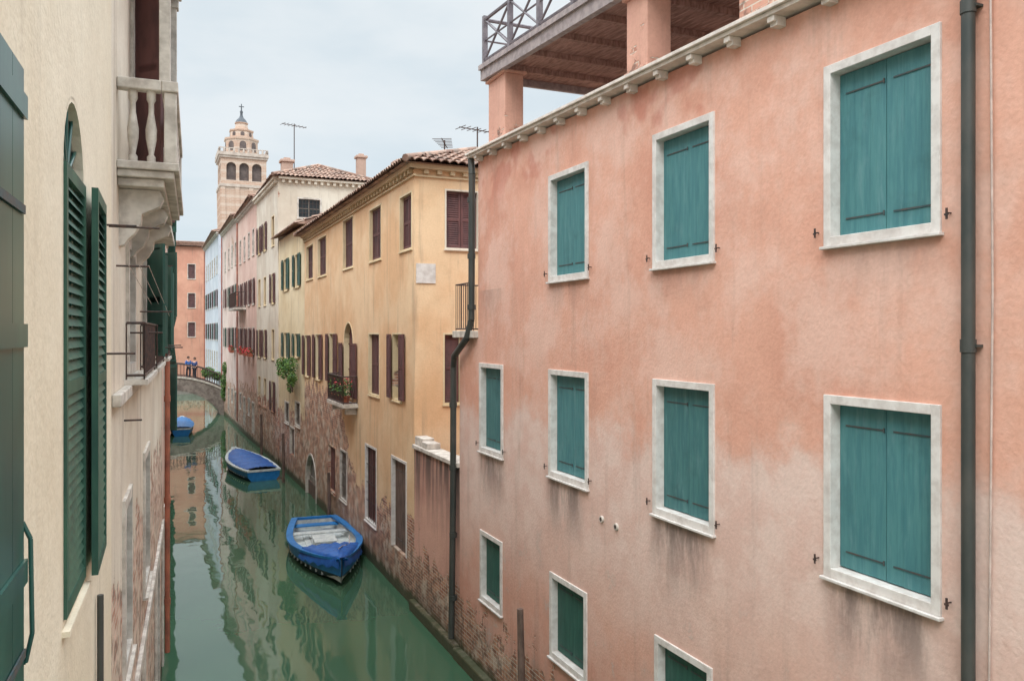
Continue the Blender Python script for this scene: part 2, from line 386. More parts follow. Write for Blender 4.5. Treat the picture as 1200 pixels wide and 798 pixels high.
def roofplane(mb,p0,p1,up,ln,k0=0,k1=0,tw=.22,course=.4,m=0):
    p0=Vector(p0);p1=Vector(p1);up=Vector(up).normalized();e=p1-p0;L=e.length;e/=L
    nr=e.cross(up)
    if nr.z<0: nr=-nr
    q=tw/4; nu=int(L/q)+1; nv=max(1,int(ln/course+.5)); course=ln/nv
    prof=[0,.045,.06,.045]
    for j in range(nv):
        w0=j*course-.03;w1=(j+1)*course
        vs=[];fs=[]
        for i in range(nu+1):
            x=min(i*q,L); k=math.sin(i//4*78.233+j*37.7)*43758.5; k=(k-math.floor(k))-.5
            h=prof[i%4]+.016*k
            jit=.05*k
            vs.append(p0+e*x+up*(w0+jit)+nr*(h+.045)); vs.append(p0+e*x+up*w1+nr*h); vs.append(p0+e*x+up*(w0+jit)+nr*(h+.02))
        for i in range(nu):
            x=(i+.5)*q; wm=(j+.5)*course
            if x<wm*k0-.001 or x>L-wm*k1+.001: continue
            fs.append((3*i,3*i+3,3*i+4,3*i+1)); fs.append((3*i,3*i+2,3*i+5,3*i+3))
        mb.add(vs,fs,m)
def hiproof(house,x0,x1,y0,y1,z,pitch=.4,ov=.3,name='roof'):
    mb=MB(); x0-=ov;x1+=ov;y0-=ov;y1+=ov
    w=min(x1-x0,y1-y0)/2; zr=z+w*pitch; sl=math.hypot(w,w*pitch)
    roofplane(mb,(x0,y0,z),(x0,y1,z),(1,0,pitch),sl,w/sl,w/sl)
    roofplane(mb,(x0,y0,z),(x1,y0,z),(0,1,pitch),sl,w/sl,w/sl)
    a=Vector((x0+w,y0+w,zr)); b=Vector((x1-w,y1-w,zr))
    mb.add([(x1,y0,z),(x1,y1,z),b,Vector((x1-w,y0+w,zr))],[(0,1,2,3)]); mb.add([(x1,y1,z),(x0,y1,z),Vector((x0+w,y1-w,zr)),b],[(0,1,2,3)])
    mb.add([(x0,y0,z-.03),(x1,y0,z-.03),(x1,y1,z-.03),(x0,y1,z-.03)],[(0,3,2,1)])
    up=Vector((0,0,.05))
    for p,q in ((Vector((x0,y0,z)),a),(a,b),(b,Vector((x0,y1,z))),(Vector((x1-w,y0+w,zr)),Vector((x1,y0,z)))):
        mb.tube(p+up,q+up,.09,.09,8)
    part(house,name,mb,['tiles']); return zr
def plain(mb,pts,z0,z1,m=0):
    for a,b in zip(pts[:-1],pts[1:]):
        mb.add([(a[0],a[1],z0),(b[0],b[1],z0),(b[0],b[1],z1),(a[0],a[1],z1)],[(0,1,2,3)],m)
def cap(mb,pts,z,m=0): mb.add([(p[0],p[1],z) for p in pts],[tuple(range(len(pts)))],m)
def railing(parent,name,pts,h,mat,step=.11,r=.008,n=5,base=.04):
    mb=MB()
    for a,b in zip(pts[:-1],pts[1:]):
        a=Vector(a);b=Vector(b);L=(b-a).length;k=max(1,int(L/step))
        for zz in (base,h): mb.tube(a+Vector((0,0,zz)),b+Vector((0,0,zz)),r*1.8,n=6)
        for i in range(k+1):
            p=a.lerp(b,i/k); mb.tube(p+Vector((0,0,0 if i in(0,k) else base)),p+Vector((0,0,h)),r,n=n)
    return part(parent,name,mb,[mat])
def leaves(mb,c,rad,n,size,m=0):
    for i in range(n):
        while True:
            p=Vector((random.uniform(-1,1),random.uniform(-1,1),random.uniform(-1,1)))
            if p.length<1: break
        p=Vector((c[0]+p.x*rad[0],c[1]+p.y*rad[1],c[2]+p.z*rad[2]))
        a=Vector((random.gauss(0,1),random.gauss(0,1),random.gauss(0,1))).normalized(); b=a.orthogonal().normalized(); s_=size*random.uniform(.6,1.3)
        mb.add([p-a*s_,p+b*s_*.5,p+a*s_,p-b*s_*.5],[(0,1,2,3)],m)

# ================================================================ pink house
ph=thing('pink_house','salmon pink plaster canal house with teal shutters and roof terrace','house',(5.8,8,0))
zc=lambda y: 10.08-.029*(14.75-y)
FA=Facade((5.8,-1),(5.8,14.75)); FB=Facade((5.8,14.75),(5.8,15.8))
cols=[(4.565,5.805),(7.446,8.676),(10.35,11.64),(13.5,14.66)]
for i,(a,b) in enumerate(cols):
    if i<3: window(ph,FA,a+1,b+1,7.51,9.2,fw=.085,paint='teal',catch=True,bev=.005,depth=-.13)
    window(ph,FA,a+1,b+1,4.42,6.12,fw=.085,paint='teal2' if i%2 else 'teal',catch=True,bev=.005,depth=-.13)
    if i>0: window(ph,FA,a+1.04,b+.96,1.56,2.9,fw=.085,paint='teal3',bev=.005)
mb=MB(); FA.wall(mb,-.5,zc(-1),zc(14.75)); FB.wall(mb,-.5,6.6)
plain(mb,[(5.8,14.75),(13,14.75)],6.6,10.08); plain(mb,[(5.8,15.8),(13,15.8)],-.5,6.6); plain(mb,[(13,15.8),(13,-1),(5.8,-1)],-.5,9.6)
part(ph,'wall',mb,['pink'])
mb=MB(); mb.box(5.68,8.5,14.76,15.92,6.6,6.74); part(ph,'terrace_slab',mb,['stone2'],bev=.01)
railing(ph,'terrace_railing',[(5.74,14.85,6.74),(5.74,15.86,6.74),(8.4,15.86,6.74)],.95,'iron')
mb=MB()
def cbox(o0,o1,dz0,dz1,y0=-1,y1=14.92):
    vs=[]
    for y in (y0,y1):
        vs+=[(5.8-o0,y,zc(y)+dz0),(5.8-o1,y,zc(y)+dz0),(5.8-o1,y,zc(y)+dz1),(5.8-o0,y,zc(y)+dz1)]
    mb.add(vs,[(0,1,2,3),(7,6,5,4),(0,4,5,1),(1,5,6,2),(2,6,7,3),(3,7,4,0)])
cbox(-.2,.18,.03,.075); cbox(-.2,.22,.077,.12)
y=.2
while y<14.8:
    z=zc(y); mb.box(5.68,5.8,y,y+.1,z-.07,z+.028); mb.box(5.64,5.68,y,y+.1,z-.03,z+.029); y+=.68
part(ph,'cornice',mb,['cornice'],bev=.006)
mb=MB(); roofplane(mb,(5.95,-1,zc(-1)+.04),(5.95,14.7,zc(14.9)+.04),(1,0,.16),4.0)
mb.add([(13,-1,zc(-1)),(13,14.7,10.1),(9.8,14.7,10.7),(9.8,-1,10.25)],[(0,1,2,3)]); mb.add([(5.82,14.7,10.1),(9.8,14.7,10.7),(13,14.7,10.1)],[(0,1,2)])
part(ph,'roof',mb,['tiles'])
mb=MB(); py=4.28; px=5.8-.075
mb.path([(px,py,.4),(px,py,zc(py)+.02)],.05,14)
for z in (1.5,3.55,6.6,9.2):
    mb.tube((px,py,z-.05),(px,py,z+.05),.058,n=14); mb.box(px,5.8,py-.07,py+.07,z-.01,z+.01)
part(ph,'downpipe',mb,['pipe'])
mb=MB(); mb.path([(5.78,4.14,0.4),(5.78,4.15,4),(5.78,4.12,7),(5.78,4.14,9.7)],.009,6); part(ph,'cable',mb,['cable'])
mb=MB(); px=5.8-.1
mb.path([(px,14.88,10.1),(px,14.83,9.8),(px,14.86,6.95),(px-.04,15.0,6.6),(px-.04,15.75,6.22),(px,15.9,6.0),(px,15.93,3.1),(px-.03,15.95,.35)],.065,12)
for z in (9.3,8.2,7.2,5.2,3.9,2.5,1.2):
    yy=14.86 if z>6.9 else 15.92
    mb.tube((px,yy,z-.05),(px,yy,z+.05),.08,n=12)
part(ph,'downpipe',mb,['pipe'])
for u,v in ((706,608),(723,617)):
    mb=MB()
    s_=FA.S(u); z=FA.Z(u,v); mb.tube((s_,-.05,z),(s_,.03,z),.055,.045,n=12,xf=FA.xf)
    mb.tube((s_,.025,z),(s_,.032,z),.03,.03,n=12,m=1,xf=FA.xf)
    part(ph,'wall_vent',mb,['stone2','iron'])
mb=MB(); mb.box(5.64,5.8,-1,15.8,-.5,.22); part(ph,'plinth',mb,['gwall'],bev=.03)
al=sub(ph,'roof_terrace',(5.8,8,0))
zd=lambda y: 11.68-.06*(14.4-y)
mb=MB(); Y0,Y1=5.9,14.4
def slab(x0,x1,y0,y1,d0,d1,m=0):
    vs=[]
    for y in (y0,y1): vs+=[(x0,y,zd(y)+d0),(x1,y,zd(y)+d0),(x1,y,zd(y)+d1),(x0,y,zd(y)+d1)]
    mb.add(vs,[(0,1,2,3),(7,6,5,4),(0,4,5,1),(1,5,6,2),(2,6,7,3),(3,7,4,0)],m)
x=5.86
while x<8.3: slab(x,x+.115,Y0,Y1,-.03,.0); x+=.125
y=Y0+.3
while y<Y1: slab(5.86,8.35,y,y+.09,-.13,-.031); y+=1.05
slab(5.74,5.85,Y0,Y1+.08,-.16,.10,1); slab(5.70,5.739,Y0,Y1+.1,.04,.13,1)
slab(8.3,8.42,Y0,Y1-.021,-.16,.05,1); slab(5.86,8.3,Y1-.02,Y1+.08,-.16,.10,1)
part(al,'deck',mb,['soffit','greywood'])
for yy,w in ((13.55,.79),(8.9,.5),(6.35,.75)):
    mb=MB(); mb.box(5.85,6.22,yy,yy+w,zc(yy)+.1,zd(yy)-.19); mb.box(5.8,6.27,yy-.05,yy+w+.05,zd(yy)-.188,zd(yy)-.135)
    mb.box(5.82,6.25,yy-.03,yy+w+.03,zc(yy)+.1,zc(yy)+.28)
    part(al,'pillar',mb,['pier'],bev=.012)
mb=MB()
rail=lambda a,b,h0,h1,r=.03: mb.tube((a[0],a[1],zd(a[1])+h0),(b[0],b[1],zd(b[1])+h1),r,n=6,sm=False)
def bay(a,b):
    for h in (.22,1.0): rail(a,b,h,h,.035)
    rail(a,b,.22,1.0,.022); rail(a,b,1.0,.22,.021); rail(a,b,.6,.6,.018)
ys=[Y1-1.2*i for i in range(7)]
for a,b in zip(ys[:-1],ys[1:]): bay((5.8,a),(5.8,b))
bay((5.8,Y1),(7.0,Y1)); bay((7.0,Y1),(8.2,Y1))
for p in [(5.8,y) for y in ys]+[(7.0,Y1),(8.2,Y1)]: mb.box(p[0]-.042,p[0]+.042,p[1]-.042,p[1]+.042,zd(p[1])+.1,zd(p[1])+1.07)
part(al,'railing',mb,['railgrey'])

# ================================================================ garden wall
gw=thing('garden_wall','stained pink plaster garden wall with stone coping beside the canal','wall',(5.8,17.4,0))
mb=MB(); mb.box(5.8,6.1,15.803,18.998,-.5,3.9); part(gw,'wall',mb,['gwall'])
mb=MB(); mb.box(5.74,6.16,15.803,18.998,3.902,4.0); part(gw,'coping',mb,['stone2'],bev=.015)
mb=MB(); mb.box(5.78,6.1,17.9,18.35,4.003,4.14); mb.box(5.8,6.1,18.36,18.95,4.003,4.2); part(gw,'capstone',mb,['stone2'],bev=.015)
mb=MB(); mb.box(5.66,5.8,15.803,18.998,-.5,.25); part(gw,'plinth',mb,['gwall'],bev=.03)

# ================================================================ yellow house
yh=thing('yellow_house','ochre yellow canal house with brown shutters and tiled hip roof','house',(5.8,27,0))
A,B,C,D=(5.8,19.0),(5.86,35),(11,35),(11,19.0)
F=Facade(A,B); F2=Facade(D,A)
def pw(h,F,u0,u1,vt,vb,**k):
    um=(u0+u1)/2; s0,s1=sorted((F.S(u0),F.S(u1)))
    return window(h,F,s0,s1,F.Z(um,vb),F.Z(um,vt),**k)
bk=dict(kind='louver',paint='brown',fw=.045,proud=.012,frame='cream2')
for u0,u1,vt,vb in ((468.5,483,227,294),(433,447,242,306),(402,414,255,315),(372.5,382.5,277,324),(359,367,287,328)):
    pw(yh,F,u0,u1,vt,vb,**bk)
pw(yh,F,460,471,390,470,**{**bk,'state':'open'}); pw(yh,F,432,445,390,464,**bk)
pw(yh,F,403,414,377,466,arch=True,state='open',pane='brown',**bk)
pw(yh,F,386,393,390,449,state='open',**bk)
pw(yh,F,370,376,391,445,state='open',**bk); pw(yh,F,357.5,362.5,392,441,state='open',**bk)
pw(yh,F,459,477,537,646,name='door',kind='plank',paint='oldwood',fw=.07,proud=.02,frame='stone')
pw(yh,F,428,441.5,522,614,**{**bk,'bars':True,'kind':'louver','fw':.07,'frame':'stone'})
pw(yh,F,399,407,527,587,state='glass',bars=True,fw=.06,frame='stone2')
pw(yh,F,385,393.5,522,577,**bk)
pw(yh,F,358.5,371,531,586,name='door',arch=True,kind='plank',paint='oldwood',fw=.09,frame='stone2')
pw(yh,F2,521,561,223,293,kind='louver',paint='brown',fw=.04,frame='white'); pw(yh,F2,519,541,390,474,**bk)
mb=MB(); F.wall(mb,-.5,10.72); F2.wall(mb,-.5,10.72); plain(mb,[B,C,D],-.5,10.72); cap(mb,[A,B,C,D],10.72)
part(yh,'wall',mb,['yellow'])
mb=MB()
for Fx in (F,F2):
    e0=-.15 if Fx is F else 0
    mb.box(e0,Fx.L,0,.06,10.50,10.54,0,Fx.xf); mb.box(e0,Fx.L+(.15 if Fx is F2 else 0),0.001,.17,10.68,10.8,0,Fx.xf)
    s_=.1
    while s_<Fx.L-.1: mb.box(s_,s_+.12,.001,.11,10.58,10.678,0,Fx.xf); s_+=.34
part(yh,'cornice',mb,['eave'])
hiproof(yh,5.8,11,19,35,10.82,.36,.32)
mb=MB(); a,b=F2.S(510),F2.S(487.5); mb.box(a,b,-.01,.03,F2.Z(498,332),F2.Z(498,309),0,F2.xf); part(yh,'stone_patch',mb,['stone'])
bal=sub(yh,'balcony',(5.8,27,0))
s0,s1=F.S(420),F.S(400); zb=F.Z(410,470)
mb=MB(); mb.box(s0,s1,0,.5,zb-.12,zb,0,F.xf); part(bal,'slab',mb,['stone2'],bev=.01)
for s_ in (s0+.2,s1-.35):
    mb=MB(); mb.box(s_,s_+.15,0,.36,zb-.34,zb-.122,0,F.xf); part(bal,'bracket',mb,['stone2'],bev=.02)
P3=lambda s_,o,z: Vector(F.xf((s_,o,z)))
railing(bal,'railing',[P3(s0+.05,.03,zb),P3(s0+.05,.46,zb),P3(s1-.05,.46,zb),P3(s1-.05,.03,zb)],.85,'iron',step=.12,r=.012)
k=0; s_=s0+.25
while s_<s1-.2:
    p=P3(s_,.33,zb)
    fp=thing('flower_pot','terracotta pot of green leaves and red blooms on an iron balcony','plant pot',p,group='flower pots on the balcony')
    m1=MB(); m1.lathe([(.08,0.0),(.12,.2),(.14,.21),(.14,.25),(.11,.25)],(0,0,0),12); part(fp,'pot',m1,['terra'],True)
    m1=MB(); leaves(m1,(0,0,.5),(.22,.22,.32),130,.05); leaves(m1,(0,0,.62),(.22,.22,.25),34,.04,1); part(fp,'foliage',m1,['leaf' if k%2 else 'leafd','flower'],True)
    s_+=.55; k+=1

# ================================================================ cream house with green shutters
ch=thing('cream_house','narrow cream canal house with green shutters and worn brick base','house',(5.8,38.5,0))
A,B,C,D=(5.87,35.003),(5.76,42),(10,42),(10,35.003); F=Facade(A,B)
gk=dict(kind='louver',paint='dgreen',fw=.05,proud=.02,frame='cream2')
for q in ((346,351,297,337),(333,337.5,303,341)): pw(ch,F,*q,state='open',**gk)
pw(ch,F,345.5,350.5,390,419,state='open',**gk); pw(ch,F,333,338,389,420,state='open',**gk)
for q in ((346,352,470,500),(334,339,470,496)): pw(ch,F,*q,state='glass',fw=.08,bars=True,frame='stone2')
pw(ch,F,340,345.5,500,533,name='door',kind='plank',paint='oldwood',fw=.08,frame='stone2')
mb=MB(); F.wall(mb,-.5,11.3); plain(mb,[D,A],-.5,11.3); plain(mb,[B,C,D],-.5,11.3); cap(mb,[A,B,C,D],11.3); part(ch,'wall',mb,['cream2'])
mb=MB(); roofplane(mb,(5.5,34.9,11.32),(5.4,42,11.32),(1,0,.38),3); mb.add([(5.5,34.9,11.3),(10,34.9,11.3),(8.3,34.9,12.35)],[(0,1,2)]); mb.add([(10,34.9,11.3),(10,42,11.3),(8.3,42,12.4),(8.3,34.9,12.4)],[(0,1,2,3)])
part(ch,'roof',mb,['tiles'])

# ================================================================ white house
wh=thing('white_house','tall off-white canal house with dentilled eaves and tiled roof','house',(5.7,46,0))
A,B,C,D=(5.72,42.003),(5.58,50),(10.6,50),(10.6,42.003); F=Facade(A,B); F2=Facade(D,A)
for z in (11.2,8.2,5.3,2.6):
    for s_ in (1.2,4.1,6.3): window(wh,F,s_,s_+.95,z,z+1.6,**{**bk,'state':'open' if (s_+z)%2>1 else 'closed'})
pw(wh,F2,348,377,232,257,state='glass',bars=True,fw=.08,frame='stone2')
mb=MB(); F.wall(mb,-.5,14.5); F2.wall(mb,-.5,14.5); plain(mb,[B,C,D],-.5,14.5); cap(mb,[A,B,C,D],14.5); part(wh,'wall',mb,['white'])
mb=MB()
for Fx in (F,F2):
    mb.box(-.0,Fx.L,0.001,.25,14.42,14.54,0,Fx.xf); s_=.1
    while s_<Fx.L-.1: mb.box(s_,s_+.13,.001,.18,14.25,14.415,0,Fx.xf); s_+=.32
part(wh,'cornice',mb,['white'])
hiproof(wh,5.7,10.6,42,50,14.56,.42,.3)
def chimney(par,x,y,z0,z1,w=.35):
    mb=MB(); mb.box(x-w,x+w,y-w,y+w,z0,z1-.25); mb.box(x-w-.08,x+w+.08,y-w-.08,y+w+.08,z1-.248,z1-.12); mb.box(x-w*.6,x+w*.6,y-w*.6,y+w*.6,z1-.118,z1)
    part(par,'chimney',mb,['soot'],bev=.02)
chimney(wh,6.35,43.4,14.6,15.8,.28); chimney(wh,10.3,43.6,14.5,16.4,.23)
def antenna(p,h,label,rz):
    o=thing('television_antenna',label,'antenna',p,rz=rz)
    mb=MB(); mb.tube((0,0,0),(0,0,h),.025,n=6); part(o,'mast',mb,['iron'],True)
    mb=MB(); mb.tube((-.7,0,h-.1),(.7,0,h-.1),.018,n=5)
    for i in range(7): x=-.65+i*.21; mb.tube((x,-.32+.02*i,h-.1),(x,.32-.02*i,h-.1),.012,n=4)
    part(o,'aerial',mb,['iron'],True)
antenna((6.9,44.5,15.3),2.6,'thin metal television antenna on a tiled roof',.3)
antenna((9.0,26,11.4),1.8,'thin metal television antenna above the yellow house',1.1)
antenna((9.8,25,11.1),2.4,'tall television antenna above the yellow house roof',.2)
bh=thing('terracotta_roof_house','rose house with low tiled roof behind the canal houses','house',(13.8,47,0))
mb=MB(); plain(mb,[(17,43),(10.7,43),(10.7,50),(17,50),(17,43)],0.5,14.0); part(bh,'wall',mb,['rose']); hiproof(bh,10.7,17,43,50,14.05,.42,.3); chimney(bh,12.6,44.2,14,16.4,.3)

# ================================================================ farther canal houses
def rowhouse(name,label,A,B,C,D,top,mat,ss,zs,paints,roof=True,front=False,bz=0):
    h=thing(name,label,'house',((A[0]+B[0])/2,(A[1]+B[1])/2,0)); F=Facade(A,B)
    for i,s_ in enumerate(ss):
        for j,z in enumerate(zs):
            p=paints[(i+j)%len(paints)]
            window(h,F,s_,s_+.95,z,z+1.65,kind='louver',paint=p,fw=.07,proud=.02,frame='stone2',state='open' if (i*3+j)%3 else 'closed')
        if i%2==0: window(h,F,s_,s_+1.1,.55,2.5,name='door',kind='plank',paint='oldwood',fw=.1,frame='stone2')
        else: window(h,F,s_,s_+.9,1.5,2.6,state='glass',bars=True,fw=.1,frame='stone2')
    mb=MB(); F.wall(mb,-.5,top); plain(mb,[B,C,D,A],-.5,top); cap(mb,[A,B,C,D],top); part(h,'wall',mb,[mat])
    mb=MB(); mb.box(0,F.L,0.001,.22,top-.14,top-.0,0,F.xf); s_=.1
    while s_<F.L-.15: mb.box(s_,s_+.14,.001,.15,top-.28,top-.145,0,F.xf); s_+=.4
    part(h,'cornice',mb,['stone2'])
    mb=MB(); mb.path([(F.L-.12,.08,.5),(F.L-.12,.08,top-.3)],.05,8,xf=F.xf); part(h,'downpipe',mb,['rustpipe'])
    if roof: hiproof(h,min(A[0],B[0]),C[0],A[1]+.3,B[1]-.3,top+.02,.4,.3)
    return h,F
h1,F=rowhouse('rose_house','rose plaster canal house with brown shutters and iron balcony',(5.58,50.003),(5.44,60),(10.5,60),(10.5,50.003),14.7,'rose',[1,3.2,5.6,8],[11.4,8.4,5.4],['brown'])
s0,s1=5.2,9.4; zb=8.35
mb=MB(); mb.box(s0,s1,0,.7,zb-.14,zb,0,F.xf); part(h1,'balcony_slab',mb,['stone2'])
P3=lambda s_,o,z: Vector(F.xf((s_,o,z)))
railing(h1,'balcony_railing',[P3(s0+.05,.03,zb),P3(s0+.05,.65,zb),P3(s1-.05,.65,zb),P3(s1-.05,.03,zb)],1.0,'iron',step=.16,r=.014,n=4)
def fbox(F,s_,lab):
    p=F.xf((s_,.22,5.25)); fb=thing('flower_box',lab,'flower box',p,group='flower boxes under windows',rz=F.phi)
    m1=MB(); m1.box(-.45,.45,-.12,.12,0,.2); part(fb,'trough',m1,['terra'],True)
    m1=MB(); leaves(m1,(0,0,.3),(.5,.18,.2),110,.07); leaves(m1,(0,.05,.32),(.5,.2,.25),90,.06,1); part(fb,'foliage',m1,['leafd','flower'],True)
for s_ in (1.45,3.65,6.05): fbox(F,s_,'window box of red geraniums under a rose house window')
h2,F=rowhouse('pale_rose_house','pale rose canal house with dark shutters near the bridge',(5.44,60.003),(5.25,71.5),(10.5,71.5),(10.5,60.003),14.9,'rose2',[1,3.4,5.8,8.6],[11.6,8.6,5.5],['brown','dgreen'])
fbox(F,2.2,'window box of red geraniums under a pale rose house window')
h3,F=rowhouse('blue_grey_house','pale blue-grey canal house beyond the stone bridge',(5.25,76),(5.0,92),(12,92),(12,76),15.6,'blue',[1,3.5,6,8.5,11,13.5],[12,9,6,3.4],['dgreen','brown'])
h4=thing('orange_house','orange plaster house closing the end of the canal','house',(4,99,0))
F=Facade((12,96),(-6,96))
for z in (12.6,9.4,6.2):
    for x in (3.4,6,8.4,.6,-2): window(h4,F,12-x-.85,12-x,z,z+1.7,kind='louver',paint='dgreen' if x!=3.4 else 'brown',fw=.07,proud=.02,frame='stone2')
mb=MB(); F.wall(mb,-.5,16.2); plain(mb,[(-6,96),(-6,104),(12,104),(12,96)],-.5,16.2); part(h4,'wall',mb,['orange']); hiproof(h4,-6,12,96,104,16.2,.2,.35)
# ================================================================ left side
lx=lambda y:-.6+.043*y
L1=thing('cream_house','smooth cream plaster house with arched windows and green shutters','house',(-.6,2,0))
F=Facade((lx(7),7.0),(lx(-2),-2))
yS=lambda y:(7-y)/(9/F.L)
window(L1,F,yS(5.33),yS(4.5),5.25,7.95,fw=.03,arch=True,state='half',kind='louver',paint='mgreen',proud=.0,frame='cream',pd=-.05)
window(L1,F,yS(2.38),yS(.6),5.02,8.5,fw=.04,arch=True,state='flat',leafw=.95,kind='batten',paint='dgreen',proud=.0,frame='cream')
mb=MB(); F.wall(mb,-.5,10.3); plain(mb,[F.p1,(-8,-2),(-8,7),F.p0],-.5,10.3); part(L1,'wall',mb,['cream'])
mb=MB(); roofplane(mb,(lx(7)+.25,7,10.32),(lx(-2)+.25,-2,10.32),(-1,0,.35),7.5); part(L1,'roof',mb,['tiles'])
for (y,z,l) in ((6.3,7.45,.22),(6.8,7.5,.35),(6.5,6.55,.2)):
    mb=MB(); s_=yS(y); mb.path([(s_,0,z),(s_,l,z)],.008,6,xf=F.xf); part(L1,'iron_bracket',mb,['iron'])
mb=MB(); s_=yS(3.28); mb.path([(s_,.0,5.55),(s_,.05,5.55),(s_,.07,5.65),(s_,.065,5.98),(s_,.04,6.04),(s_,.0,6.02)],.008,6,xf=F.xf)
part(L1,'shutter_hook',mb,['dgreen'])
mb=MB(); s_=yS(5.9); mb.path([(s_,.03,.3),(s_,.03,5.0)],.02,8,xf=F.xf); part(L1,'downpipe',mb,['pipe'])
L2=thing('weathered_house','weathered cream and brick house with stone balcony and iron rails','house',(-.1,12,0))
F=Facade((lx(17.5),17.5),(lx(7),7.003)); k=F.L/10.5
y2=lambda y:(17.5-y)*k
wk=dict(kind='louver',paint='dgreen',fw=.1,proud=.03,frame='stone2')
def ajar(w,ow,h,a0=2.5,a1=.6,lw=.34,p='dgreen'):
    leaf(w,'louver',lw,h,p,(-ow/2,.04,.11),a0); leaf(w,'louver',lw,h,p,(ow/2,.04,.11),a1)
w=window(L2,F,y2(10.0),y2(9.0),8.14,10.6,**{**wk,'state':'glass'}); ajar(w,.9,2.2,2.4,.75,.36,'brown')
w=window(L2,F,y2(13.5),y2(12.4),8.3,10.6,**{**wk,'state':'glass'}); ajar(w,1,2.0,2.2,.9,p='brown')
window(L2,F,y2(16.8),y2(15.8),8.3,10.6,**wk)
window(L2,F,y2(9.4),y2(8.4),6.3,7.6,**{**wk,'state':'glass'})
w=window(L2,F,y2(12.4),y2(11.2),6.3,7.9,**{**wk,'state':'glass'}); ajar(w,1.1,1.4)
w=window(L2,F,y2(16.2),y2(15),6.3,7.9,**{**wk,'state':'glass'}); ajar(w,1.1,1.4)
window(L2,F,y2(8.9),y2(8.0),3.6,5.2,**{**wk,'state':'glass','bars':True})
window(L2,F,y2(12.3),y2(11.1),3.4,5.2,**{**wk,'state':'glass','bars':True})
window(L2,F,y2(9.9),y2(8.7),.3,2.6,name='door',kind='plank',paint='oldwood',fw=.14,frame='stone2',arch=True)
window(L2,F,y2(15.9),y2(14.7),.3,2.8,name='door',kind='plank',paint='oldwood',fw=.14,frame='stone2')
mb=MB(); F.wall(mb,-.5,13.6); plain(mb,[F.p1,(-8,7.003),(-8,17.5),F.p0],-.5,13.6); part(L2,'wall',mb,['greycream'])
mb=MB(); mb.box(0,F.L,.001,.07,6.12,6.22,0,F.xf); part(L2,'string_course',mb,['stone2'],bev=.01)
mb=MB(); mb.box(0,F.L,.001,.05,2.9,3.02,0,F.xf); part(L2,'string_course',mb,['stone2'],bev=.01)
for s_ in (.0,3.0,6.4,F.L-.3):
    mb=MB(); mb.box(s_,s_+.3,.001,.04,.2,2.9,0,F.xf); part(L2,'pilaster',mb,['stone2'],bev=.01)
bal=sub(L2,'balcony',(-.1,12,0)); s0,s1=y2(10.2),y2(7.45); O=.44
mb=MB(); mb.box(s0,s1,.001,O,8.0,8.06,0,F.xf); mb.box(s0-.03,s1+.03,.001,O+.04,8.062,8.13,0,F.xf); mb.box(s0+.05,s1-.05,.001,O-.08,7.93,7.998,0,F.xf); part(bal,'slab',mb,['stone2'],bev=.01)
for s_ in (s0+.15,(s0+s1)/2-.1,s1-.36):
    mb=MB()
    prof=[(0,7.925),(O-.12,7.925),(O-.09,7.86),(O-.12,7.79),(O-.2,7.75),(O-.26,7.72),(O-.27,7.64),(O-.32,7.55),(.07,7.5),(.04,7.45),(0,7.44)]
    n_=len(prof); mb.add([(s_,o,z) for o,z in prof]+[(s_+.16,o,z) for o,z in prof],[tuple(range(n_)),tuple(reversed(range(n_,2*n_)))]+[(i,n_+i,n_+(i+1)%n_,(i+1)%n_) for i in range(n_)],0,F.xf)
    part(bal,'corbel',mb,['stone2'])
mb=MB(); mb.lathe([(.035,0),(.035,.05),(.02,.07),(.042,.2),(.045,.28),(.022,.42),(.022,.5),(.036,.53),(.036,.6)],(0,0,0),10); bm_=mb.mesh('baluster',['stone2'])
def bl(s_,o):
    ob=link(bpy.data.objects.new('baluster',bm_)); ob.parent=bal; ob.location=Vector(F.xf((s_,o,8.13)))-wl(bal)
s_=s0+.2
while s_<s1-.12: bl(s_,O-.03); s_+=.14
for o in (.12,.26): bl(s1-.05,o); bl(s0+.05,o)
mb=MB(); mb.box(s0-.02,s1+.02,O-.1,O+.03,8.73,8.82,0,F.xf); mb.box(s1-.1,s1+.02,.002,O-.102,8.73,8.82,0,F.xf); mb.box(s0-.02,s0+.1,.002,O-.102,8.73,8.82,0,F.xf)
for s_ in (s0,s1-.1): mb.box(s_,s_+.1,O-.08,O+.02,8.13,8.728,0,F.xf)
part(bal,'handrail',mb,['stone2'],bev=.01)
for s_ in (s0+.02,s1-.13):
    mb=MB(); mb.box(s_,s_+.09,O-.12,O-.03,8.822,10.5,0,F.xf); mb.box(s_-.02,s_+.11,O-.14,O-.01,10.42,10.55,0,F.xf); part(bal,'loggia_post',mb,['stone2'],bev=.008)
mb=MB(); mb.box(s0-.03,s1+.03,.001,O+.02,10.552,10.7,0,F.xf); mb.box(s0-.06,s1+.06,.001,O+.06,10.702,10.76,0,F.xf); part(bal,'loggia_lintel',mb,['stone2'],bev=.01)
P3=lambda s_,o,z: Vector(F.xf((s_,o,z)))
for a,b in ((10.3,8.2),(13.2,10.8),(16.5,14.7)):
    t0,t1=y2(a),y2(b)
    mb=MB(); mb.box(t0-.02,t1+.02,.001,.2,6.222,6.27,0,F.xf); part(L2,'balcony_slab',mb,['stone2'])
    railing(L2,'iron_railing',[P3(t0,.02,6.27),P3(t0,.17,6.27),P3(t1,.17,6.27),P3(t1,.02,6.27)],.52,'iron',step=.09,r=.007)
t0,t1=y2(14.2),y2(11.6); mb=MB(); mb.box(t0,t1,.001,.3,9.0-.9,9.0-.82,0,F.xf); part(L2,'balcony_slab',mb,['stone2'])
